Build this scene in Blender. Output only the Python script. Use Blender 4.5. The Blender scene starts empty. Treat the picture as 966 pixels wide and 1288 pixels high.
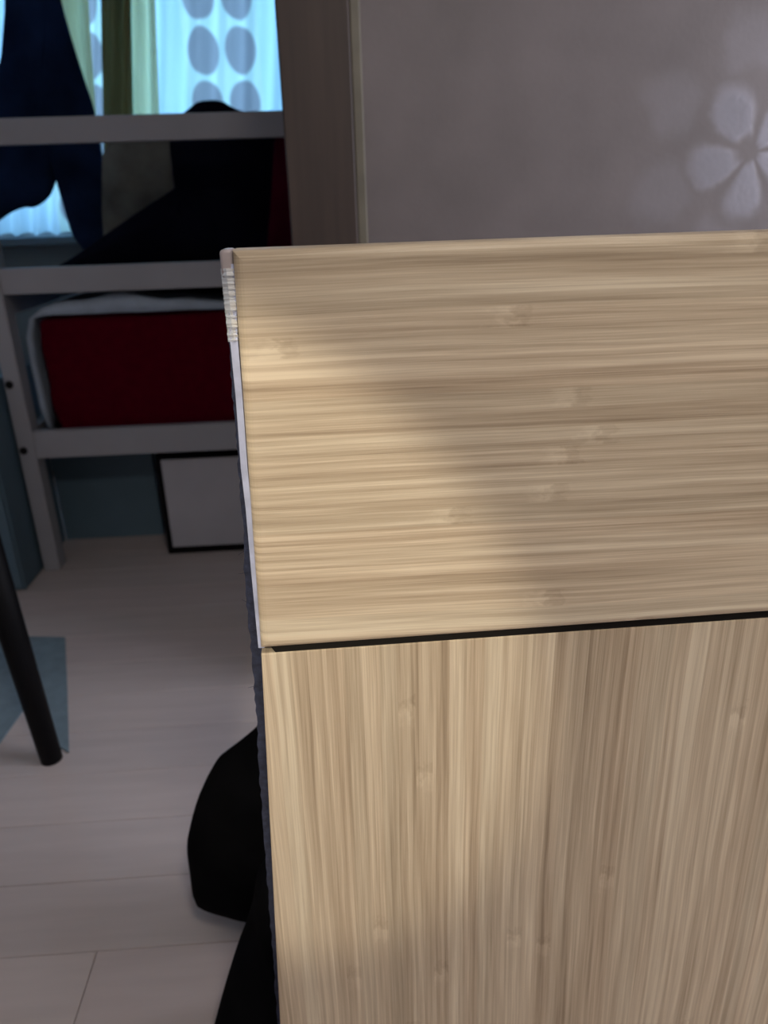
import bpy, bmesh, math, random
from mathutils import Vector, Matrix, noise

random.seed(7)
S = bpy.context.scene
COL = S.collection

# ------------------------------------------------------------------ camera
W, H, F = 966, 1288, 967.0
CAM = Vector((0, 0, 1.2))
PITCH, YAW, ROLL = map(math.radians, (22.0, -2.7, -1.9))
RM = Matrix.Rotation(YAW, 3, 'Z') @ Matrix.Rotation(math.pi/2 - PITCH, 3, 'X') @ Matrix.Rotation(ROLL, 3, 'Z')
cd = bpy.data.cameras.new('camera')
cd.sensor_fit = 'VERTICAL'; cd.sensor_height = 36.0; cd.lens = F / H * 36.0
cd.clip_start = 0.02
cd.dof.use_dof = True; cd.dof.focus_distance = 0.68; cd.dof.aperture_fstop = cd.lens / 4.6
cam = bpy.data.objects.new('camera', cd)
cam.matrix_world = Matrix.Translation(CAM) @ RM.to_4x4()
COL.objects.link(cam); S.camera = cam

# ------------------------------------------------------------------ world, exposure, window daylight
S.view_settings.view_transform = 'Standard'; S.view_settings.look = 'None'
S.view_settings.gamma = 1.0; S.view_settings.use_curve_mapping = False
S.view_settings.exposure = 0.0
wd = bpy.data.worlds.new('sky'); S.world = wd; wd.use_nodes = True
bg = wd.node_tree.nodes['Background']
bg.inputs[0].default_value = (0.30, 0.60, 1.0, 1); bg.inputs[1].default_value = 0.9

def area(name, loc, rot, sx, sy, power, col):
    l = bpy.data.lights.new(name, 'AREA'); l.shape = 'RECTANGLE'; l.size = sx; l.size_y = sy
    l.energy = power; l.color = col
    o = bpy.data.objects.new(name, l); o.location = loc; o.rotation_euler = rot
    COL.objects.link(o); return o
# daylight entering by the curtained bedroom window and by the window of the near room
area('daylight_bedroom', (-1.05, 4.25, 1.75), (math.radians(-90), 0, 0), 2.2, 1.5, 24, (0.38, 0.70, 1.0))
area('daylight_near_room', (2.36, 0.80, 1.55), (0, math.radians(90), 0), 1.2, 1.4, 47, (0.93, 0.91, 1.0))

# ------------------------------------------------------------------ helpers
def ray(px, py):
    return RM @ Vector(((px - W/2) / F, (H/2 - py) / F, -1.0))
def at_y(px, py, Y):
    d = ray(px, py); return CAM + d * (Y / d.y)
def at_z(px, py, Z=0.0):
    d = ray(px, py); return CAM + d * ((Z - CAM.z) / d.z)

def link(name, bm, mat, parent=None, smooth=False):
    bmesh.ops.recalc_face_normals(bm, faces=bm.faces)
    me = bpy.data.meshes.new(name); bm.to_mesh(me); bm.free()
    if mat: me.materials.append(mat)
    for p in me.polygons: p.use_smooth = smooth
    o = bpy.data.objects.new(name, me); COL.objects.link(o)
    if parent: o.parent = parent
    return o
def tag(o, label, cat=None, group=None, kind=None):
    o['label'] = label
    if cat: o['category'] = cat
    if group: o['group'] = group
    if kind: o['kind'] = kind
    return o
def empty(name, loc, label, cat, group=None):
    o = bpy.data.objects.new(name, None); o.location = loc; o.empty_display_size = .05
    COL.objects.link(o); bpy.context.view_layer.update()
    return tag(o, label, cat, group)
def part(name, bm, mat, root, smooth=False):
    """mesh given in world coordinates, parented to an Empty without moving it"""
    o = link(name, bm, mat, None, smooth)
    o.parent = root
    o.matrix_parent_inverse = Matrix.Translation(root.location).inverted() if root.type == 'EMPTY' else Matrix()
    return o
def box(bm, x0, x1, y0, y1, z0, z1, bev=0.0, seg=2):
    r = bmesh.ops.create_cube(bm, size=1.0)
    vs = r['verts']
    for v in vs:
        v.co = Vector((x0 if v.co.x < 0 else x1, y0 if v.co.y < 0 else y1, z0 if v.co.z < 0 else z1))
    if bev:
        es = list({e for v in vs for e in v.link_edges})
        bmesh.ops.bevel(bm, geom=es, offset=bev, segments=seg, affect='EDGES', profile=0.5)
    return bm
def bx(*a, **k): return box(bmesh.new(), *a, **k)
def prism_xz(pts, y0, y1, bev=0.0, seg=2):
    """polygon in x,z (list of (x, z)) pushed from y0 back to y1"""
    bm = bmesh.new()
    a = [bm.verts.new((x, y0, z)) for x, z in pts]; b = [bm.verts.new((x, y1, z)) for x, z in pts]
    n = len(pts); bm.faces.new(a); bm.faces.new(b[::-1])
    for i in range(n): bm.faces.new((a[i], b[i], b[(i+1) % n], a[(i+1) % n]))
    bmesh.ops.recalc_face_normals(bm, faces=bm.faces)
    if bev:
        es = [e for e in bm.edges if abs(e.verts[0].co.y - y0) < 1e-6 and abs(e.verts[1].co.y - y0) < 1e-6]
        bmesh.ops.bevel(bm, geom=es, offset=bev, segments=seg, affect='EDGES', profile=0.5)
    return bm
def cyl(bm, p0, p1, r0, r1=None, seg=20, caps=True):
    r1 = r0 if r1 is None else r1
    p0, p1 = Vector(p0), Vector(p1); d = (p1 - p0).normalized()
    u = d.orthogonal().normalized(); v = d.cross(u)
    A = []; B = []
    for i in range(seg):
        t = 2*math.pi*i/seg; w = u*math.cos(t) + v*math.sin(t)
        A.append(bm.verts.new(p0 + w*r0)); B.append(bm.verts.new(p1 + w*r1))
    for i in range(seg): bm.faces.new((A[i], A[(i+1) % seg], B[(i+1) % seg], B[i]))
    if caps: bm.faces.new(A[::-1]); bm.faces.new(B)
    return bm
def chaikin(pts, it=2):
    for _ in range(it):
        o = []
        for i in range(len(pts)):
            a, b = Vector(pts[i]), Vector(pts[(i+1) % len(pts)])
            o += [a*.75 + b*.25, a*.25 + b*.75]
        pts = o
    return pts
def resample(pts, n):
    pts = [Vector(p) for p in pts]; L = [0]
    for i in range(len(pts)): L.append(L[-1] + (pts[(i+1) % len(pts)] - pts[i]).length)
    out = []; k = 0
    for j in range(n):
        t = L[-1]*j/n
        while L[k+1] < t: k += 1
        f = (t - L[k]) / max(1e-9, L[k+1] - L[k])
        out.append(pts[k].lerp(pts[(k+1) % len(pts)], f))
    return out
def cushion(pix, Y, thick, n=72, it=2, wr=0.0, ws=9.0, centre=None, squeeze=1.0, zmin=None):
    """a soft body: its outline stands at depth Y, it swells by thick/2 to front and back"""
    P = resample(chaikin([(at_y(x, y, Y).x, at_y(x, y, Y).z) for x, y in pix], it), n)
    c = Vector(centre) if centre else sum(P, Vector((0, 0))) / n
    bm = bmesh.new(); R = [1.0, .985, .94, .86, .74, .58, .4, .2]
    def ring(s, side):
        dy = side * thick/2 * (max(0, 1 - s**2))**0.5 * squeeze
        vs = []
        for p in P:
            q = c + (p - c)*s
            w = wr*noise.noise(Vector((q.x*ws, Y*3 + side, q.y*ws)))*(1 - s**4) if wr else 0
            vs.append(bm.verts.new((q.x, Y + dy + w, q.y)))
        return vs
    outer = ring(1.0, -1)
    for side in (-1, 1):
        prev = outer
        for s in R[1:]:
            cur = ring(s, side)
            for i in range(n):
                bm.faces.new((prev[i], prev[(i+1) % n], cur[(i+1) % n], cur[i]))
            prev = cur
        m = bm.verts.new((c.x, Y + side*thick/2*squeeze, c.y))
        for i in range(n): bm.faces.new((prev[i], prev[(i+1) % n], m))
    if zmin is not None:
        for v in bm.verts: v.co.z = max(v.co.z, zmin)
    return bm

# ------------------------------------------------------------------ materials
def mat(name, col, rough=0.6, metal=0.0, spec=0.5, var=0.0, vscale=8.0, bump=0.0, bscale=120.0, sheen=0.0, stretch=(1, 1, 1)):
    m = bpy.data.materials.new(name); m.use_nodes = True
    t = m.node_tree; N = t.nodes; b = N['Principled BSDF']
    b.inputs['Roughness'].default_value = rough; b.inputs['Metallic'].default_value = metal
    b.inputs['Specular IOR Level'].default_value = spec
    b.inputs['Sheen Weight'].default_value = sheen
    b.inputs['Base Color'].default_value = (*col, 1)
    tc = N.new('ShaderNodeTexCoord'); mp = N.new('ShaderNodeMapping'); mp.inputs['Scale'].default_value = stretch
    t.links.new(tc.outputs['Object'], mp.inputs[0])
    nz = N.new('ShaderNodeTexNoise'); nz.inputs['Scale'].default_value = vscale; nz.inputs['Detail'].default_value = 4
    t.links.new(mp.outputs[0], nz.inputs['Vector'])
    rp = N.new('ShaderNodeValToRGB')
    rp.color_ramp.elements[0].position = .3; rp.color_ramp.elements[1].position = .7
    v = max(var, .03)
    rp.color_ramp.elements[0].color = (*[c*(1 - v) for c in col], 1)
    rp.color_ramp.elements[1].color = (*[min(1, c*(1 + v)) for c in col], 1)
    t.links.new(nz.outputs[0], rp.inputs[0]); t.links.new(rp.outputs[0], b.inputs['Base Color'])
    if bump:
        n2 = N.new('ShaderNodeTexNoise'); n2.inputs['Scale'].default_value = bscale; n2.inputs['Detail'].default_value = 3
        t.links.new(mp.outputs[0], n2.inputs['Vector'])
        bp = N.new('ShaderNodeBump'); bp.inputs['Strength'].default_value = bump; bp.inputs['Distance'].default_value = .002
        t.links.new(n2.outputs[0], bp.inputs['Height']); t.links.new(bp.outputs[0], b.inputs['Normal'])
    return m

class G:
    """tiny node-graph helper"""
    def __init__(s, m): s.t = m.node_tree; s.N = s.t.nodes
    def put(s, x, sock):
        if isinstance(x, (int, float)): sock.default_value = x
        else: s.t.links.new(x, sock)
    def m(s, op, a, b=None, c=None):
        n = s.N.new('ShaderNodeMath'); n.operation = op
        for i, x in enumerate((a, b, c)):
            if x is not None: s.put(x, n.inputs[i])
        return n.outputs[0]
    def vec(s, x, y, z):
        n = s.N.new('ShaderNodeCombineXYZ')
        for i, q in enumerate((x, y, z)): s.put(q, n.inputs[i])
        return n.outputs[0]
    def noise(s, v, scale=1.0, detail=2.0):
        n = s.N.new('ShaderNodeTexNoise'); n.inputs['Scale'].default_value = scale; n.inputs['Detail'].default_value = detail
        s.t.links.new(v, n.inputs['Vector']); return n.outputs[0]
    def white(s, w):
        n = s.N.new('ShaderNodeTexWhiteNoise'); n.noise_dimensions = '1D'; s.put(w, n.inputs['W']); return n.outputs[0]
    def ramp(s, f, stops):
        n = s.N.new('ShaderNodeValToRGB'); r = n.color_ramp
        while len(r.elements) < len(stops): r.elements.new(.5)
        for e, (p, c) in zip(r.elements, stops): e.position = p; e.color = (*c, 1)
        s.put(f, n.inputs[0]); return n.outputs[0]
    def mix(s, f, a, b, mode='MIX'):
        n = s.N.new('ShaderNodeMix'); n.data_type = 'RGBA'; n.blend_type = mode
        s.put(f, n.inputs[0])
        for q, i in ((a, 6), (b, 7)):
            if isinstance(q, tuple): n.inputs[i].default_value = (*q, 1)
            else: s.t.links.new(q, n.inputs[i])
        return n.outputs[2]
    def smooth(s, x, lo, hi):
        n = s.N.new('ShaderNodeMapRange'); n.interpolation_type = 'SMOOTHSTEP'
        s.put(x, n.inputs[0]); n.inputs[1].default_value = lo; n.inputs[2].default_value = hi
        return n.outputs[0]
    def xyz(s):
        tc = s.N.new('ShaderNodeTexCoord'); sp = s.N.new('ShaderNodeSeparateXYZ')
        s.t.links.new(tc.outputs['Object'], sp.inputs[0]); return sp.outputs

def bamboo(name, vertical, seed):
    m = bpy.data.materials.new(name); m.use_nodes = True; g = G(m)
    b = g.N['Principled BSDF']
    x, y, z = g.xyz()
    a, l = (x, z) if vertical else (z, x)
    a = g.m('ADD', a, 10.0 + seed); l = g.m('ADD', l, 5.0)
    wob = g.noise(g.vec(g.m('MULTIPLY', a, 3.0), g.m('MULTIPLY', l, 2.5), seed), 1.0, 2)
    a = g.m('ADD', a, g.m('MULTIPLY', g.m('SUBTRACT', wob, .5), .010))
    w1 = .0165
    i1 = g.m('FLOOR', g.m('DIVIDE', a, w1)); r1 = g.white(i1)
    i2 = g.m('FLOOR', g.m('DIVIDE', a, .0046)); r2 = g.white(i2)
    strk = g.noise(g.vec(g.m('MULTIPLY', a, 190.0), g.m('MULTIPLY', l, 3.2), g.m('MULTIPLY', r1, 4.0)), 1.0, 3)
    fine = g.noise(g.vec(g.m('MULTIPLY', a, 1000.0), g.m('MULTIPLY', l, 11.0), seed), 1.0, 3)
    broad = g.noise(g.vec(g.m('MULTIPLY', a, 26.0), g.m('MULTIPLY', l, 1.2), seed + 2), 1.0, 2)
    v = g.m('MULTIPLY', r1, .12)
    v = g.m('ADD', v, g.m('MULTIPLY', r2, .10))
    v = g.m('ADD', v, g.m('MULTIPLY', strk, .62))
    v = g.m('ADD', v, g.m('MULTIPLY', fine, .34))
    v = g.m('SUBTRACT', g.m('ADD', v, g.m('MULTIPLY', broad, .30)), .13)
    # bamboo knuckles: a short scar on each strip, every 25-30 cm, at a place of its own
    t = g.m('FRACT', g.m('ADD', g.m('MULTIPLY', l, 2.2), g.m('MULTIPLY', r1, 9.7)))
    kn = g.noise(g.vec(g.m('MULTIPLY', a, 180.0), g.m('MULTIPLY', l, 90.0), 1.0), 1.0, 3)
    tt = g.m('ADD', g.m('SUBTRACT', t, .5), g.m('MULTIPLY', g.m('SUBTRACT', kn, .5), .09))
    near = g.m('SUBTRACT', 1.0, g.smooth(g.m('ABSOLUTE', tt), .004, .026))
    near2 = g.m('SUBTRACT', 1.0, g.smooth(g.m('ABSOLUTE', g.m('ADD', tt, .02)), .004, .05))
    some = g.smooth(g.white(g.m('ADD', i1, .37)), .52, .58)
    v = g.m('SUBTRACT', v, g.m('MULTIPLY', g.m('MULTIPLY', near, some), .10))
    v = g.m('ADD', v, g.m('MULTIPLY', g.m('MULTIPLY', near2, some), .07))
    c = g.ramp(v, [(.34, (.320, .251, .174)), (.50, (.485, .398, .292)), (.64, (.610, .518, .392)), (.80, (.780, .690, .540))])
    tint = g.mix(g.white(g.m('ADD', i1, .71)), (1.0, .985, .95), (1.0, .95, .90))
    c = g.mix(1.0, c, tint, 'MULTIPLY')
    g.t.links.new(c, b.inputs['Base Color'])
    b.inputs['Roughness'].default_value = .46; b.inputs['Specular IOR Level'].default_value = .35
    bp = g.N.new('ShaderNodeBump'); bp.inputs['Strength'].default_value = .12; bp.inputs['Distance'].default_value = .0006
    g.t.links.new(g.m('ADD', fine, strk), bp.inputs['Height']); g.t.links.new(bp.outputs[0], b.inputs['Normal'])
    return m

def wallpaper():
    m = bpy.data.materials.new('floral_wallpaper'); m.use_nodes = True; g = G(m)
    b = g.N['Principled BSDF']; x, y, z = g.xyz()
    fc = at_y(946, 192, 1.75)
    u = g.m('DIVIDE', g.m('SUBTRACT', x, fc.x), 1.15); v = g.m('DIVIDE', g.m('SUBTRACT', z, fc.z), 1.15)
    row = g.m('ROUND', v); sh = g.m('MULTIPLY', g.m('MODULO', g.m('ABSOLUTE', row), 2.0), .5)
    us = g.m('ADD', u, sh)
    du = g.m('SUBTRACT', us, g.m('ROUND', us)); dv = g.m('SUBTRACT', v, row)
    wob = g.m('SUBTRACT', g.noise(g.vec(g.m('MULTIPLY', x, 9.0), 0.0, g.m('MULTIPLY', z, 9.0)), 1.0, 3), .5)
    r = g.m('SQRT', g.m('ADD', g.m('MULTIPLY', du, du), g.m('MULTIPLY', dv, dv)))
    r = g.m('ADD', r, g.m('MULTIPLY', wob, .09))
    th = g.m('ADD', g.m('ARCTAN2', dv, du), g.m('MULTIPLY', wob, .5))
    pet = g.m('ABSOLUTE', g.m('COSINE', g.m('ADD', g.m('MULTIPLY', th, 2.5), .95)))
    reach = g.m('ADD', .075, g.m('MULTIPLY', pet, .045))
    mask = g.m('MULTIPLY', g.smooth(pet, .08, .75), g.m('SUBTRACT', 1.0, g.smooth(g.m('SUBTRACT', r, reach), -.03, .02)))
    mask = g.m('MULTIPLY', mask, g.smooth(r, .012, .035))
    pet2 = g.m('ABSOLUTE', g.m('COSINE', g.m('ADD', g.m('MULTIPLY', th, 3.5), .2)))
    ring = g.m('MULTIPLY', g.smooth(r, .12, .15), g.m('SUBTRACT', 1.0, g.smooth(g.m('SUBTRACT', r, g.m('MULTIPLY', pet2, .06)), .14, .19)))
    mask = g.m('MAXIMUM', mask, g.m('MULTIPLY', g.m('MULTIPLY', ring, g.smooth(pet2, .1, .9)), .22))
    blot = g.noise(g.vec(g.m('MULTIPLY', x, 6.0), 0.0, g.m('MULTIPLY', z, 6.0)), 1.0, 4)
    mask = g.m('MULTIPLY', mask, g.m('ADD', .45, g.m('MULTIPLY', blot, 1.1)))
    base = g.ramp(blot, [(.3, (.138, .119, .116)), (.7, (.170, .146, .144))])
    c = g.mix(mask, base, (.30, .29, .32))
    g.t.links.new(c, b.inputs['Base Color'])
    g.put(g.m('SUBTRACT', .52, g.m('MULTIPLY', mask, .20)), b.inputs['Roughness'])
    g.put(g.m('MULTIPLY', mask, .55), b.inputs['Metallic'])
    bp = g.N.new('ShaderNodeBump'); bp.inputs['Strength'].default_value = .15; bp.inputs['Distance'].default_value = .002
    g.t.links.new(g.m('ADD', mask, g.noise(g.vec(g.m('MULTIPLY', x, 90.0), 0.0, g.m('MULTIPLY', z, 90.0)), 1.0, 2)), bp.inputs['Height'])
    g.t.links.new(bp.outputs[0], b.inputs['Normal'])
    return m

def curtain_mat(name, col, trans, ovals=None):
    m = bpy.data.materials.new(name); m.use_nodes = True; g = G(m); N = g.N
    N.remove(N['Principled BSDF']); out = N['Material Output']
    x, y, z = g.xyz()
    weave = g.noise(g.vec(g.m('MULTIPLY', x, 60.0), 0.0, g.m('MULTIPLY', z, 5.0)), 1.0, 3)
    c = g.mix(g.m('MULTIPLY', weave, .5), col, tuple(q*.82 for q in col))
    if ovals:
        ox, oz, px, pz, ax, az = ovals
        u = g.m('DIVIDE', g.m('SUBTRACT', x, ox), px); v = g.m('DIVIDE', g.m('SUBTRACT', z, oz), pz)
        du = g.m('MULTIPLY', g.m('SUBTRACT', u, g.m('ROUND', u)), px/ax); dv = g.m('MULTIPLY', g.m('SUBTRACT', v, g.m('ROUND', v)), pz/az)
        r = g.m('SQRT', g.m('ADD', g.m('MULTIPLY', du, du), g.m('MULTIPLY', dv, dv)))
        k = g.m('SUBTRACT', 1.0, g.smooth(r, .88, 1.06))
        col4 = g.m('FLOORED_MODULO', g.m('ROUND', u), 4.0)
        pair = g.m('MAXIMUM', g.m('LESS_THAN', col4, .5), g.m('GREATER_THAN', col4, 2.5))
        k = g.m('MULTIPLY', k, pair)
        c = g.mix(g.m('MULTIPLY', pair, .45), c, (.80, .88, .62))
        c = g.mix(k, c, (.36, .34, .36))
    d = N.new('ShaderNodeBsdfDiffuse'); t = N.new('ShaderNodeBsdfTranslucent'); mx = N.new('ShaderNodeMixShader')
    g.t.links.new(c, d.inputs[0]); g.t.links.new(c, t.inputs[0]); mx.inputs[0].default_value = trans
    g.t.links.new(d.outputs[0], mx.inputs[1]); g.t.links.new(t.outputs[0], mx.inputs[2]); g.t.links.new(mx.outputs[0], out.inputs[0])
    return m

def emit(name, col, s):
    m = bpy.data.materials.new(name); m.use_nodes = True
    b = m.node_tree.nodes['Principled BSDF']; b.inputs['Base Color'].default_value = (*col, 1)
    b.inputs['Emission Color'].default_value = (*col, 1); b.inputs['Emission Strength'].default_value = s
    return m
def glass(name):
    m = bpy.data.materials.new(name); m.use_nodes = True
    b = m.node_tree.nodes['Principled BSDF']; b.inputs['Base Color'].default_value = (.9, .96, 1, 1)
    b.inputs['Transmission Weight'].default_value = 1; b.inputs['Roughness'].default_value = .02; b.inputs['IOR'].default_value = 1.0
    return m

M = dict(
    bam_h=bamboo('bamboo_horizontal', False, 3.1), bam_v=bamboo('bamboo_vertical', True, 1.3),
    core=mat('dark_core_board', (.022, .020, .018), .9, spec=.05), felt=mat('navy_felt', (.034, .041, .080), .95, bump=.6, bscale=900, var=.35, vscale=160),
    band=mat('lavender_edge_band', (.46, .50, .68), .45, var=.15, vscale=60),
    foil=mat('silver_foil', (.86, .89, .96), .35, metal=.35, var=.1, vscale=80), pink=mat('pinkish_corner_plastic', (.40, .35, .36), .4),
    white=mat('white_lacquer', (.325, .33, .37), .45, var=.06, vscale=5), bolt=mat('black_bolt', (.012, .012, .014), .4, metal=.6),
    teal=mat('blue_painted_board', (.092, .155, .210), .6, var=.1, vscale=4), wallblue=mat('blue_grey_wall_paint', (.15, .20, .24), .8, var=.06, vscale=3),
    plaster=mat('off_white_plaster', (.58, .56, .54), .85, var=.04, vscale=3), ceil=mat('ceiling_paint', (.70, .69, .67), .9),
    brown=mat('brown_stained_frame', (.045, .030, .024), .5, var=.18, vscale=7, stretch=(9, 9, .5)), strip=mat('yellowish_corner_strip', (.15, .135, .10), .5, var=.15, vscale=12),
    red=mat('deep_red_cloth', (.075, .001, .009), .9, spec=.02, var=.12, vscale=30, bump=.3, bscale=400), dred=mat('dark_red_cloth', (.05, .002, .012), .9, spec=.02, var=.1),
    sheet=mat('pale_blue_sheet', (.36, .44, .56), .9, var=.1, vscale=20), navy=mat('navy_bedding', (.005, .006, .014), .95, spec=.02, var=.3, vscale=6),
    robe=mat('navy_robe_cloth', (.010, .022, .060), .95, spec=.02, var=.45, vscale=5), olive=mat('olive_grey_pillow_cloth', (.13, .13, .115), .9, var=.3, vscale=9),
    boxw=mat('white_box_board', (.44, .44, .50), .5, var=.04), black=mat('black_lacquer', (.003, .003, .004), .6, spec=.12), cloth=mat('black_cloth', (.004, .004, .005), .95, spec=.02, var=.2, vscale=20),
    mattress=mat('mattress_ticking', (.25, .27, .30), .9), shadow_blue=mat('blue_floor_shadow', (.165, .235, .285), .95, var=.12, vscale=30, bump=.3, bscale=600),  # the floor sheet's blue is the tone of the stool's shadow
    paper=wallpaper(), lampmetal=mat('dark_lamp_metal', (.03, .03, .032), .4, metal=.5), glass=glass('window_glass'), upvc=mat('white_window_frame', (.7, .7, .7), .4),
    glow=emit('lamp_diffuser', (1.0, .90, .78), 2.0), bulb=emit('bulb_glow', (1.0, .82, .6), 4.0),
)
M['yellow'] = curtain_mat('yellow_curtain_cloth', (.92, .84, .52), .70)
M['thick'] = curtain_mat('thick_yellow_curtain_cloth', (.30, .27, .13), .10)
_o = at_y(303, 63, 3.60); _p = at_y(255, 63, 3.60); _q = at_y(303, 130, 3.60)
M['sheer'] = curtain_mat('sheer_dotted_curtain_cloth', (.70, .88, .97), .75, (_o.x, _o.z, _o.x - _p.x, _o.z - _q.z, (_o.x - _p.x)*.42, (_o.z - _q.z)*.46))

def plank_mat(i):
    k = [(.525, .460, .450), (.545, .478, .467), (.51, .450, .443), (.535, .462, .455)][i]
    return mat('pale_plank_%d' % i, k, .45, var=.06, vscale=6, stretch=(.5, 5, 1), spec=.4)
PLANKS = [plank_mat(i) for i in range(4)]

# ------------------------------------------------------------------ the setting
XL, XR, YF, YB, ZC = -2.6, 2.2, -1.6, 3.75, 2.5
def struct(name, bm, m, label):
    return tag(link(name, bm, m), label, 'room', kind='structure')
floor = struct('floor', bx(XL - .1, XR + .1, YF - .1, YB + .1, -.06, -.010), M['core'], 'pale plank floor running through both rooms')
floor.data.materials[0] = mat('plank_underlay', (.16, .14, .13), .8)
pw, pl, gap = .156, 2.6, .0008
seam = at_z(150, 1194).y
meshes = []
for i in range(4):
    b = bx(-pl/2 + gap, pl/2 - gap, -pw/2 + gap, pw/2 - gap, -.010, 0, bev=.0008, seg=1)
    o = link('plank', b, PLANKS[i]); meshes.append(o.data); bpy.data.objects.remove(o)
jx = at_z(108, 1240).x
row = int((YF - seam)/pw) - 1
k = 0
while seam + row*pw < YB:
    yc = seam + (row - .5)*pw
    off = jx if row == 0 else jx + random.Random(row*13).uniform(.6, 2.0)
    x0 = off - pl*math.ceil((off - XL)/pl)
    while x0 < XR:
        if yc > YF and x0 + pl/2 < XR + pl/2:
            o = bpy.data.objects.new('plank', meshes[random.Random(k*7 + 1).randrange(4)]); COL.objects.link(o)
            o.location = (x0 + pl/2, yc, 0); o.parent = floor; k += 1
        x0 += pl
    row += 1
struct('ceiling', bx(XL - .1, XR + .1, YF - .1, YB + .1, ZC, ZC + .1), M['ceil'], 'plain pale ceiling')
struct('wall_left', bx(XL - .1, XL, YF, YB, 0, ZC), M['plaster'], 'plain plaster wall on the left')
struct('wall_rear', bx(XL, XR, YF - .1, YF, 0, ZC), M['plaster'], 'plain plaster wall behind the viewer')
# back wall with the curtained window
wx0, wx1, wz0, wz1 = -2.25, .15, at_y(60, 297, 3.72).z, 2.32
b = bmesh.new()
box(b, XL, wx0, YB, YB + .12, 0, ZC); box(b, wx1, XR, YB, YB + .12, 0, ZC)
box(b, wx0, wx1, YB, YB + .12, 0, wz0); box(b, wx0, wx1, YB, YB + .12, wz1, ZC)
struct('wall_back', b, M['wallblue'], 'blue grey bedroom wall below the curtained window')
def window(name, x0, x1, z0, z1, y, label, n=3):
    r = struct(name, bx(x0 - .03, x1 + .03, y - .10, y + .02, z0 - .035, z0, bev=.004), M['wallblue'], label)
    b = bmesh.new(); t = .05
    box(b, x0, x1, y + .04, y + .09, z0, z0 + t); box(b, x0, x1, y + .04, y + .09, z1 - t, z1)
    for i in range(n + 1):
        xx = x0 + (x1 - x0 - t)*i/n; box(b, xx, xx + t, y + .04, y + .09, z0, z1)
    link('window_frame', b, M['upvc'], r)
    for i in range(n):
        xa = x0 + (x1 - x0 - t)*i/n + t; xb = x0 + (x1 - x0 - t)*(i + 1)/n
        link('pane', bx(xa, xb, y + .062, y + .066, z0 + t, z1 - t), M['glass'], r)
    return r
window('window_1', wx0, wx1, wz0, wz1, YB, 'wide bedroom window behind the curtains')
# right wall of the near room, with its own window (out of the picture)
b = bmesh.new(); ry0, ry1, rz0, rz1 = .05, 1.55, .95, 2.15
box(b, XR, XR + .12, YF, ry0, 0, ZC); box(b, XR, XR + .12, ry1, YB, 0, ZC)
box(b, XR, XR + .12, ry0, ry1, 0, rz0); box(b, XR, XR + .12, ry0, ry1, rz1, ZC)
struct('wall_right', b, M['plaster'], 'plain plaster wall on the right with a window')
b = bmesh.new()
box(b, XR + .03, XR + .08, ry0, ry1, rz0, rz0 + .05); box(b, XR + .03, XR + .08, ry0, ry1, rz1 - .05, rz1)
for yy in (ry0, (ry0 + ry1)/2 - .025, ry1 - .05): box(b, XR + .03, XR + .08, yy, yy + .05, rz0, rz1)
struct('window_2', b, M['upvc'], 'white framed window in the right wall')
# partition with floral wallpaper and the brown frame that closes it
YP = 1.75
fx0 = at_y(358, 180, YP - .02).x; fx1 = at_y(446, 180, YP - .02).x; fx2 = at_y(459, 180, YP - .02).x
b = bmesh.new(); box(b, fx1 - .005, XR, YP, YP + .11, 0, ZC)
box(b, XL, fx1 - .005, YP, YP + .11, 2.2, ZC)
struct('wall_partition', b, M['paper'], 'grey brown wall with pearly floral wallpaper behind the bamboo panel')
struct('trim_1', bx(fx0, fx1, YP - .025, YP + .13, 0, 2.2, bev=.004), M['brown'], 'dark brown wooden door frame at the edge of the papered wall')
struct('trim_2', bx(fx1, fx2, YP - .012, YP + .001, 0, 2.2, bev=.003), M['strip'], 'narrow yellowish strip between brown frame and wallpaper')

# ------------------------------------------------------------------ bamboo panel in the foreground
Y0 = .600
def xz(px, py, Y=Y0): p = at_y(px, py, Y); return (p.x, p.z)
TL = xz(291, 315); TR = xz(966, 291); ML = xz(327.5, 818); MR = xz(966, 772); BLp = xz(352, 1288)
def ext(a, b, x): t = (x - a[0])/(b[0] - a[0]); return (x, a[1] + (b[1] - a[1])*t)
RX = .66
TRx = ext(TL, TR, RX); MRx = ext(ML, MR, RX)
slope = (BLp[0] - ML[0])/(BLp[1] - ML[1]); BL = (ML[0] + slope*(.05 - ML[1]), .05)
scr = empty('bamboo_panel', ((TL[0] + RX)/2, Y0 + .03, 0), 'large bamboo-veneered board filling the foreground, cross-grained band on top', 'panel')
part('upper_panel', prism_xz([TL, TRx, MRx, ML], Y0, Y0 + .034, bev=.0075, seg=5), M['bam_h'], scr, False)['label'] = 'upper bamboo band with horizontal grain'
Yl = Y0 + .009
ml2 = xz(328.5, 822.5, Yl); mr2 = ext(ml2, xz(966, 777.5, Yl), RX - .002); bl2 = (xz(353, 1288, Yl)[0], BLp[1])
sl = (bl2[0] - ml2[0])/(bl2[1] - ml2[1]); bl2 = (ml2[0] + sl*(.05 - ml2[1]), .05)
part('lower_panel', prism_xz([ml2, mr2, (RX - .002, .05), bl2], Yl, Y0 + .034, bev=.0012, seg=2), M['bam_v'], scr)['label'] = 'lower bamboo board with vertical grain'
def zx(a, b, z, dx): t = (z - a[1])/(b[1] - a[1]); return a[0] + (b[0] - a[0])*t + dx
part('gap_shade_strip', prism_xz([(ML[0] + .006, ML[1]), (RX - .004, MRx[1]), (RX - .004, mr2[1] + .0002), (ML[0] + .012, ml2[1] + .0002)], Y0 + .010, Y0 + .034), M['core'], scr)['label'] = 'added black strip standing in for the shade in the groove between the boards'  # dark filler added to paint the shade under the upper lip
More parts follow.
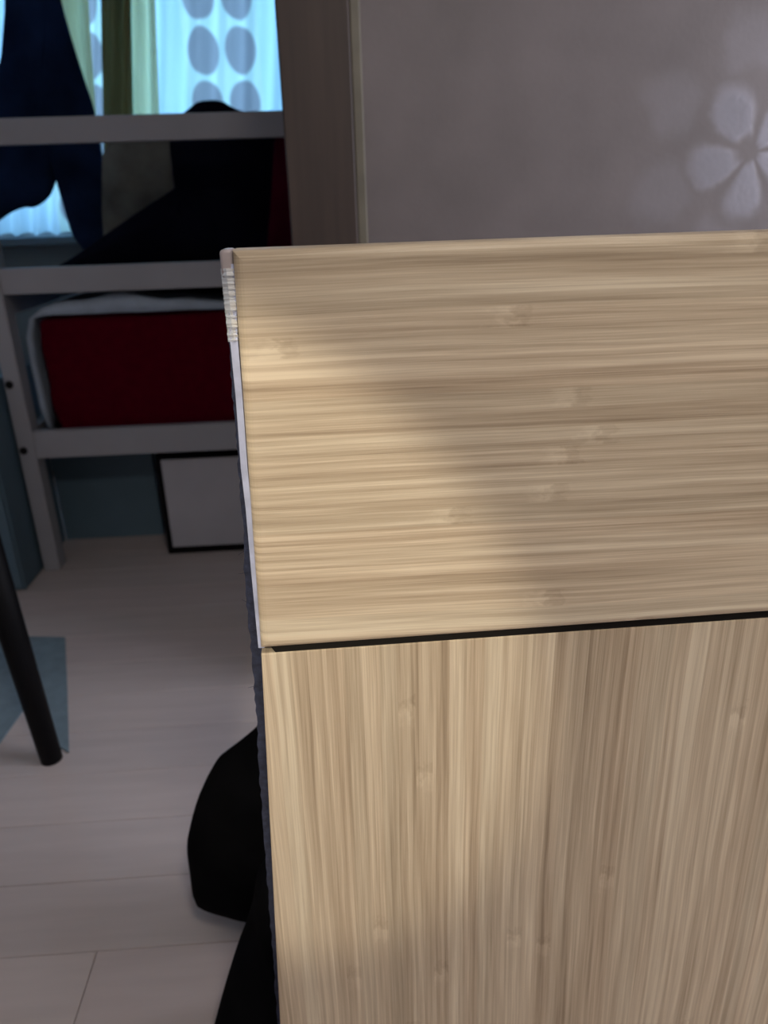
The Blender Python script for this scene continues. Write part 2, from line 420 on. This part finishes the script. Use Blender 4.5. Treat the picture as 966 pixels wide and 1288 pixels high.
# navy felt backing, its frayed edge just showing past the left side
Yb = Y0 + .036
path = [(284, 318), (284, 360), (289, 450), (294, 520), (300, 590), (302, 625), (306, 660), (306, 700), (308, 740), (313, 790), (317, 830), (321, 880), (324, 930), (328, 1000), (332, 1060), (337, 1120), (342, 1180), (346, 1240), (349, 1288)]
rr = random.Random(3); lp = []
for (a, bb) in zip(path[:-1], path[1:]):
    n = max(2, int((bb[1] - a[1])/7))
    for i in range(n):
        t = i/n; lp.append(xz(a[0] + (bb[0] - a[0])*t + rr.uniform(-1.2, 1.2), a[1] + (bb[1] - a[1])*t, Yb))
last = xz(349, 1288, Yb); lp += [last, (last[0] + .02, .05)]
poly = lp + [(RX - .002, .05), (RX - .002, TRx[1] - .004)]
bm = bmesh.new()
A = [bm.verts.new((x, Yb, z)) for x, z in lp]; B = [bm.verts.new((RX - .002, Yb, z)) for x, z in lp]
A2 = [bm.verts.new((x, Yb + .006, z)) for x, z in lp]; B2 = [bm.verts.new((RX - .002, Yb + .006, z)) for x, z in lp]
for i in range(len(lp) - 1):
    bm.faces.new((A[i], B[i], B[i+1], A[i+1])); bm.faces.new((A2[i], A2[i+1], B2[i+1], B2[i]))
    bm.faces.new((A[i], A[i+1], A2[i+1], A2[i])); bm.faces.new((B[i], B2[i], B2[i+1], B[i+1]))
bm.faces.new((A[0], A2[0], B2[0], B[0])); bm.faces.new((A[-1], B[-1], B2[-1], A2[-1]))
fb = part('felt_backing', bm, M['felt'], scr); fb['label'] = 'navy felt backing with frayed edge'
# loose threads
for (ax, ay, bx_, by_) in ((306, 690, 300, 698), (305, 720, 299, 722), (309, 760, 304, 754), (318, 862, 312, 865)):
    o = link('loose_thread', cyl(bmesh.new(), at_y(ax + 6, ay, Yb - .001), at_y(bx_, by_, Yb - .004), .00022, .00015, seg=5), M['felt'], None); o.parent = fb
# pale edge band down the left side of the upper panel
bm = bmesh.new(); eb = []
pts = [(287, 332), (290, 420), (296.5, 500), (303, 590), (309, 640), (316, 720), (325, 815)]
for (px, py) in pts:
    w = 4.5 if py < 600 else 3.5
    p0 = at_y(px - (1.5 if py < 500 else 0), py, Y0 + .009); p1 = at_y(px + w + 4, py, Y0 + .0075)
    eb.append([bm.verts.new(q) for q in (p0, p1, p1 + Vector((0, .022, 0)), p0 + Vector((.0004, .016, 0)))])
for a, c in zip(eb[:-1], eb[1:]):
    for i in range(4): bm.faces.new((a[i], a[(i+1) % 4], c[(i+1) % 4], c[i]))
bm.faces.new(eb[0][::-1]); bm.faces.new(eb[-1])
part('edge_band', bm, M['band'], scr)['label'] = 'pale lavender edge band'
bm = bmesh.new(); pv = None; n = 44
for i in range(n + 1):
    t = i/n; py = 338 + 92*t; px = 277.5 + 9.5*t + rr.uniform(-.5, .5)
    yy = Y0 + .006 + rr.uniform(-.0022, .0022)
    q = [at_y(px, py, yy + .006), at_y(px + 7, py, yy - .001), at_y(px + 16 - 3*t, py, yy + .002)]
    cur = [bm.verts.new(v) for v in q] + [bm.verts.new(v + Vector((0, .003, 0))) for v in q[::-1]]
    if pv:
        for j in range(6): bm.faces.new((pv[j], pv[(j+1) % 6], cur[(j+1) % 6], cur[j]))
    else: bm.faces.new(cur[::-1])
    pv = cur
bm.faces.new(pv)
part('foil_tape', bm, M['foil'], scr)['label'] = 'crinkled silver tape on the corner'
c0 = at_y(287, 331, Y0 + .012)
part('corner_cap', bx(c0.x - .0055, c0.x + .0045, c0.y - .004, c0.y + .022, c0.z - .011, c0.z + .010, bev=.003, seg=3), M['pink'], scr, True)['label'] = 'pinkish grey plastic corner cap'
for xx in (.02, .5): part('foot', bx(xx, xx + .06, Y0 - .10, Y0 + .16, 0, .05, bev=.005), M['core'], scr)

# ------------------------------------------------------------------ bed with red mattress, beyond the doorway
pb = at_z(65, 718); YBd = pb.y; PX0 = at_z(54, 721).x; PX1 = at_z(77.5, 715).x
XBR = .95; YBB = YBd + .95
bed = empty('bed', (pb.x, YBd, 0), 'white wooden bed frame with three long rails and a bolted corner post', 'bed')
def zat(px, py): return at_y(px, py, YBd).z
zr = [(zat(150, 178), zat(150, 144)), (zat(150, 366), zat(150, 333)), (zat(150, 573), zat(150, 539))]
part('post', bx(PX0, PX1, YBd, YBd + .07, 0, zr[0][1], bev=.004), M['white'], bed)
part('post', bx(XBR - .07, XBR, YBd, YBd + .07, 0, zr[0][1], bev=.004), M['white'], bed)
for xx in (PX0, XBR - .07): part('post', bx(xx, xx + .07, YBB - .07, YBB, 0, .9, bev=.004), M['white'], bed)
for nm, (a, c) in zip(('top_rail', 'middle_rail', 'low_rail'), zr):
    part(nm, bx(PX1 - .001 if nm != 'top_rail' else PX0, XBR - .069, YBd + .006, YBd + .040, a, c, bev=.003), M['white'], bed)
part('back_rail', bx(PX1, XBR - .07, YBB - .055, YBB - .02, zr[2][0], zr[2][1], bev=.003), M['white'], bed)
for zz in (zr[2], (zr[1][0] - .07, zr[1][0])):
    part('end_rail', bx(PX0 + .01, PX0 + .045, YBd + .07, YBB - .07, zz[0], zz[1] , bev=.003), M['white'], bed)
part('base_board', bx(PX0 + .05, XBR - .07, YBd + .045, YBB - .06, zr[2][1] - .06, zr[2][1] - .035), M['core'], bed)
part('upper_board', bx(PX0 + .05, XBR - .07, YBd + .045, YBB - .06, zr[1][0] + .012, zr[1][0] + .034), M['core'], bed)
for (px, py) in ((12, 484), (30, 567)):
    p = at_y(px, py, YBd)
    part('bolt', cyl(bmesh.new(), p + Vector((0, -.004, 0)), p + Vector((0, .01, 0)), .013, seg=14), M['bolt'], bed)
# blue board that closes the space under the bed
yu = at_z(150, 675).y
part('underbed_board', bx(PX0 - .01, at_z(206, 672).x, yu, yu + .02, 0, zr[2][1] - .07), M['teal'], bed)['label'] = 'blue board under the bed'

zb = zr[2][1] - .035
xm0 = at_y(58, 470, YBd + .07).x
# red mattress, softly rounded with a slack left end
bm = bx(xm0, XBR - .12, YBd + .065, YBB - .10, zb + .002, at_y(150, 398, YBd + .065).z, bev=.022, seg=3)
bmesh.ops.subdivide_edges(bm, edges=[e for e in bm.edges if e.calc_length() > .2], cuts=14, use_grid_fill=True)
for v in bm.verts:
    v.co.y += .008*noise.noise(v.co*6); v.co.z += .008*noise.noise(v.co*5 + Vector((3, 0, 0))) if v.co.z > zb + .1 else 0
    if v.co.x < xm0 + .05: v.co.x += .018*noise.noise(Vector((0, v.co.y*3, v.co.z*9)))
tag(link('mattress', bm, M['red'], None, True), 'deep red mattress resting between the lower two bed rails', 'mattress')
# pale sheet over the top of it, hanging down its left end
zt_ = at_y(150, 398, YBd + .065).z + .012
bm = bmesh.new(); nu, nv = 60, 14; top = []; bot = []
yA, yB = YBd + .058, YBB - .12
prof = [(xm0 - .030, zb + .02), (xm0 - .040, zb + .10), (xm0 - .046, zt_ - .15), (xm0 - .040, zt_ - .07), (xm0 - .020, zt_ - .01), (xm0 + .03, zt_ + .022)]
prof = [(prof[0][0] + .0, prof[0][1])] + prof[1:]
L = (XBR - .14) - (xm0 + .03)
prof += [(xm0 + .03 + L*i/40, zt_ + .022 + .034*math.exp(-((L*i/40 - .24)/.16)**2) + .004*math.sin(i*1.3)) for i in range(1, 41)]
for px_, pz_ in prof:
    r1 = []; r2 = []
    for j in range(nv + 1):
        y = yA + (yB - yA)*j/nv
        w = .012*noise.noise(Vector((px_*7, y*7, pz_*7)))
        y2 = max(y, YBd + .076) if px_ < xm0 + .02 else y
        y2 += (.02*abs(noise.noise(Vector((px_*9, 2, pz_*9)))) if j == 0 else 0)
        r1.append(bm.verts.new((px_ - (abs(w) if px_ < xm0 + .02 else 0), y2, pz_ + (abs(w) if px_ > xm0 else 0))))
        dx, dz = (.009, 0) if px_ < xm0 - .015 else (.006, -.014) if px_ < xm0 + .02 else (0, -.020)
        r2.append(bm.verts.new((px_ + dx, y2, max(pz_ + dz, zb + .02) if px_ < xm0 + .02 else zt_)))
    top.append(r1); bot.append(r2)
n = len(prof)
for i in range(n - 1):
    for j in range(nv):
        bm.faces.new((top[i][j], top[i][j+1], top[i+1][j+1], top[i+1][j])); bm.faces.new((bot[i][j], bot[i+1][j], bot[i+1][j+1], bot[i][j+1]))
    bm.faces.new((top[i][0], top[i+1][0], bot[i+1][0], bot[i][0])); bm.faces.new((top[i][nv], bot[i][nv], bot[i+1][nv], top[i+1][nv]))
for i in (0, n - 1):
    for j in range(nv): bm.faces.new((top[i][j], top[i][j+1], bot[i][j+1], bot[i][j]))
tag(link('bed_sheet', bm, M['sheet'], None, True), 'pale blue rumpled sheet lying over the red mattress', 'bedding')

# dark things on the upper board of the bed
heap = [(40, 350), (78, 333), (130, 297), (180, 262), (222, 236), (236, 222), (240, 204), (226, 186), (212, 172), (222, 150), (238, 136), (250, 126), (282, 126), (294, 138), (352, 150), (366, 210), (372, 350)]
tag(link('duvet', cushion(heap, YBd + .50, .20, n=110, it=1, wr=.03, ws=7, zmin=zr[1][0] + .036), M['navy'], None, True), 'dark navy duvet heaped behind the middle bed rail', 'bedding')
pil = [(128, 160), (205, 160), (226, 180), (252, 200), (244, 250), (180, 300), (140, 345), (128, 300)]
tag(link('pillow', cushion(pil, YBd + .72, .08, n=72, it=1, wr=.02, ws=12, zmin=zr[1][0] + .036), M['olive'], None, True), 'olive grey pillow leaning behind the navy duvet', 'pillow')
rd = [(346, 150), (392, 150), (392, 350), (332, 350), (340, 260)]
tag(link('red_cloth', cushion(rd, YBd + .16, .05, n=60, it=1, wr=.01, ws=20, zmin=zr[1][0] + .036), M['dred'], None, True), 'dark red cloth hanging beside the brown door frame', 'cloth')

# ------------------------------------------------------------------ curtains and hanging robe at the window
YC = 3.60
def curtain(name, px0t, px1t, px0b, px1b, pyb, Y, m, label, folds, amp, ztop=2.38, group=None):
    a0, a1, c0, c1 = at_y(px0t, 0, Y), at_y(px1t, 0, Y), at_y(px0b, pyb, Y), at_y(px1b, pyb, Y)
    bm = bmesh.new(); nx, nz = 8*folds, 14; zb = c0.z; z0 = a0.z
    F1 = []; F2 = []
    for j in range(nz + 1):
        z = zb + (ztop - zb)*j/nz; t = (z - zb)/(z0 - zb)
        xa = c0.x + (a0.x - c0.x)*t; xb = c1.x + (a1.x - c1.x)*t
        r1 = []; r2 = []
        for i in range(nx + 1):
            s = i/nx; yy = Y + amp*math.sin(s*folds*2*math.pi + .4*math.sin(j*.5)) + .3*amp*math.sin(s*17 + j*.2)
            zz = z + (.008*math.sin(s*folds*6.28 + 1) if j == 0 else 0)
            r1.append(bm.verts.new((xa + (xb - xa)*s, yy, zz))); 
        F1.append(r1)
    for j in range(nz):
        for i in range(nx): bm.faces.new((F1[j][i], F1[j][i+1], F1[j+1][i+1], F1[j+1][i]))
    o = link(name, bm, m, None, True)
    return tag(o, label, 'curtain', group)
curtain('sheer_curtain', 186, 440, 186, 438, 300, YC, M['sheer'], 'light blue sheer curtain with grey oval dots beside the brown frame', 7, .022)
curtain('sheer_curtain', -120, 182, -120, 182, 300, YC + .02, M['sheer'], 'light blue sheer curtain behind the dark robe at the far left', 12, .02)
curtain('yellow_curtain', 60, 112, 92, 131, 300, YC - .07, M['yellow'], 'pale yellow curtain beside the navy robe', 2, .022)
curtain('yellow_curtain', 127, 166, 130, 170, 300, YC - .09, M['thick'], 'dark olive yellow gathered curtain between the paler ones', 2, .03)
curtain('yellow_curtain', 158, 196, 168, 206, 300, YC - .04, M['yellow'], 'bright yellow green curtain next to the dotted sheer curtain', 2, .022)
bm = cyl(bmesh.new(), (-2.4, YC - .05, 2.40), (.3, YC - .05, 2.40), .014)
tag(link('curtain_rod', bm, M['lampmetal']), 'curtain rod across the bedroom window', 'curtain rod')
rb = [(8, -130), (66, -130), (72, -20), (84, 28), (103, 90), (122, 146), (131, 210), (139, 312), (92, 314), (88, 240), (82, 186), (74, 184), (70, 240), (48, 262), (24, 260), (-20, 292), (-40, 200), (-10, 110), (5, 60)]
bm = cushion(rb, YC - .24, .10, n=120, it=1, wr=.02, ws=9)
tag(link('robe', bm, M['robe'], None, True), 'dark navy robe hanging in front of the window at far left', 'clothing')

# ------------------------------------------------------------------ low things on the floor
cx1 = PX0 - .012; cy0 = at_z(30, 742).y
cab = empty('low_cabinet', (cx1 - .25, cy0 + .2, 0), 'low blue painted cabinet left of the bed post', 'cabinet')
part('body', bx(cx1 - .5, cx1, cy0, cy0 + .42, 0, .70, bev=.004), M['teal'], cab)
part('door', bx(cx1 - .49, cx1 - .005, cy0 - .016, cy0, .01, .69, bev=.003), M['teal'], cab)
b0 = at_z(212, 697); wb = at_z(330, 690).x + .12; zt = at_y(205, 576, b0.y).z
sb = empty('storage_box', (b0.x + .2, b0.y, 0), 'white board box with black edges standing under the bed', 'box')
part('body', bx(b0.x, wb, b0.y, b0.y + .34, 0, zt + .006, bev=.003), M['black'], sb)
part('front_panel', bx(b0.x + .022, wb - .01, b0.y - .008, b0.y + .002, .030, zt - .006, bev=.003), M['boxw'], sb)
# stool of which one leg reaches into the picture
lb = at_z(68, 955); sc_ = lb + Vector((-.36, .04, 0)); st = empty('stool', (sc_.x, sc_.y, 0), 'black wooden stool with tapered round legs at the left edge', 'stool')
zs = .70
for k in range(4):
    an = math.radians(-6 + 90*k); d = Vector((math.cos(an), math.sin(an), 0))
    p0 = sc_ + d*.365; p1 = sc_ + d*.335 + Vector((0, 0, zs))
    if k == 0: p0 = Vector((lb.x - .005, lb.y, 0)); q = at_y(-14, 700, lb.y); t = zs/q.z; p1 = p0 + (Vector((q.x, q.y, q.z)) - p0)*t
    part('leg', cyl(bmesh.new(), p0, p1, 0.0245, .034, seg=20), M['black'], st, True)
bm = cyl(bmesh.new(), sc_ + Vector((-.02, 0, zs)), sc_ + Vector((-.02, 0, zs + .03)), .33, seg=48)
part('seat', bm, M['black'], st)
# stool's shadow, put into the colour and outline of a flat blue sheet
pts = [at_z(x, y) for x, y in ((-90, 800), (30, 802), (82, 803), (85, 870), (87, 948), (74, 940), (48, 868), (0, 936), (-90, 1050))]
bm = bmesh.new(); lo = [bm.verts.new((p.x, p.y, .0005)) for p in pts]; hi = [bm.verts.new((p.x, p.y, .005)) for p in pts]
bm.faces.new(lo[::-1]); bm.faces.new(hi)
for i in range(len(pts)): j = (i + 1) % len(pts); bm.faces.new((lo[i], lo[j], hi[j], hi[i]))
tag(link('stool_shadow', bm, M['shadow_blue']), 'flat blue sheet standing in for the shadow of the black stool on the floor', 'cloth')
# black bag slumped behind the bamboo panel
YG = 1.02
bag = empty('bag', (at_y(330, 1140, YG).x, YG, 0), 'black cloth bag slumped on the floor behind the bamboo panel', 'bag')
up = [(324, 917), (322, 920), (296, 941), (274, 957), (270, 962), (254, 990), (244, 1018), (236, 1052), (235, 1060), (239, 1090), (243, 1122), (246, 1125), (262, 1132), (290, 1138), (318, 1142), (360, 1150), (470, 1130), (480, 1010), (430, 925), (370, 905)]
part('body', cushion(up, YG, .20, n=96, it=1, wr=.012, ws=16), M['cloth'], bag, True)
lw = [(322, 1105), (319, 1128), (314, 1150), (307, 1172), (296, 1200), (284, 1238), (276, 1266), (269, 1292), (262, 1318), (264, 1324), (290, 1326), (420, 1320), (500, 1300), (500, 1200), (450, 1110), (400, 1095), (330, 1095)]
part('skirt', cushion(lw, .80, .22, n=96, it=1, wr=.012, ws=16), M['cloth'], bag, True)

# ------------------------------------------------------------------ lamps (out of the picture, behind the viewer)
cl = empty('ceiling_lamp', (.35, -.55, ZC), 'round white ceiling lamp of the near room', 'lamp')
part('base_ring', cyl(bmesh.new(), (.35, -.55, ZC), (.35, -.55, ZC - .05), .22, seg=48), M['upvc'], cl)
part('diffuser', cyl(bmesh.new(), (.35, -.55, ZC - .05), (.35, -.55, ZC - .09), .20, .16, seg=48), M['glow'], cl)
l = bpy.data.lights.new('ceiling_lamp_light', 'AREA'); l.shape = 'DISK'; l.size = .34; l.energy = 15.5; l.color = (1.0, .90, .78)
o = bpy.data.objects.new('ceiling_lamp_light', l); o.location = (.35, -.55, ZC - .10); COL.objects.link(o)
o.parent = cl; o.matrix_parent_inverse = Matrix.Translation(cl.location).inverted()

LP = Vector((-.62, -.55, 1.62)); aim = at_y(200, 800, Y0)
d = (aim - LP).normalized()
fl = empty('reading_lamp', (-.80, -.60, 0), 'dark standing reading lamp aimed at the bamboo panel', 'lamp')
part('base', cyl(bmesh.new(), (-.80, -.60, 0), (-.80, -.60, .02), .14, .13, seg=40), M['lampmetal'], fl)
part('pole', cyl(bmesh.new(), (-.80, -.60, .02), (-.80, -.60, 1.66), .011, seg=16), M['lampmetal'], fl)
tail = LP - d*.05
part('arm', cyl(bmesh.new(), (-.80, -.60, 1.64), tail, .008, seg=12), M['lampmetal'], fl)
bm = bmesh.new(); cyl(bm, tail, LP + d*.10, .035, .062, seg=32, caps=False); cyl(bm, tail - d*.004, tail, .036, .036, seg=32)
o = part('shade', bm, M['lampmetal'], fl)
part('bulb', cyl(bmesh.new(), LP - d*.03, LP - d*.012, .015, .02, seg=16), M['bulb'], fl)
l = bpy.data.lights.new('reading_lamp_light', 'SPOT'); l.energy = 45; l.color = (1.0, .89, .68)
l.spot_size = math.radians(25); l.spot_blend = .34; l.shadow_soft_size = .012
o = bpy.data.objects.new('reading_lamp_light', l); o.location = LP; o.rotation_euler = d.to_track_quat('-Z', 'Y').to_euler()
COL.objects.link(o); o.parent = fl; o.matrix_parent_inverse = Matrix.Translation(fl.location).inverted()
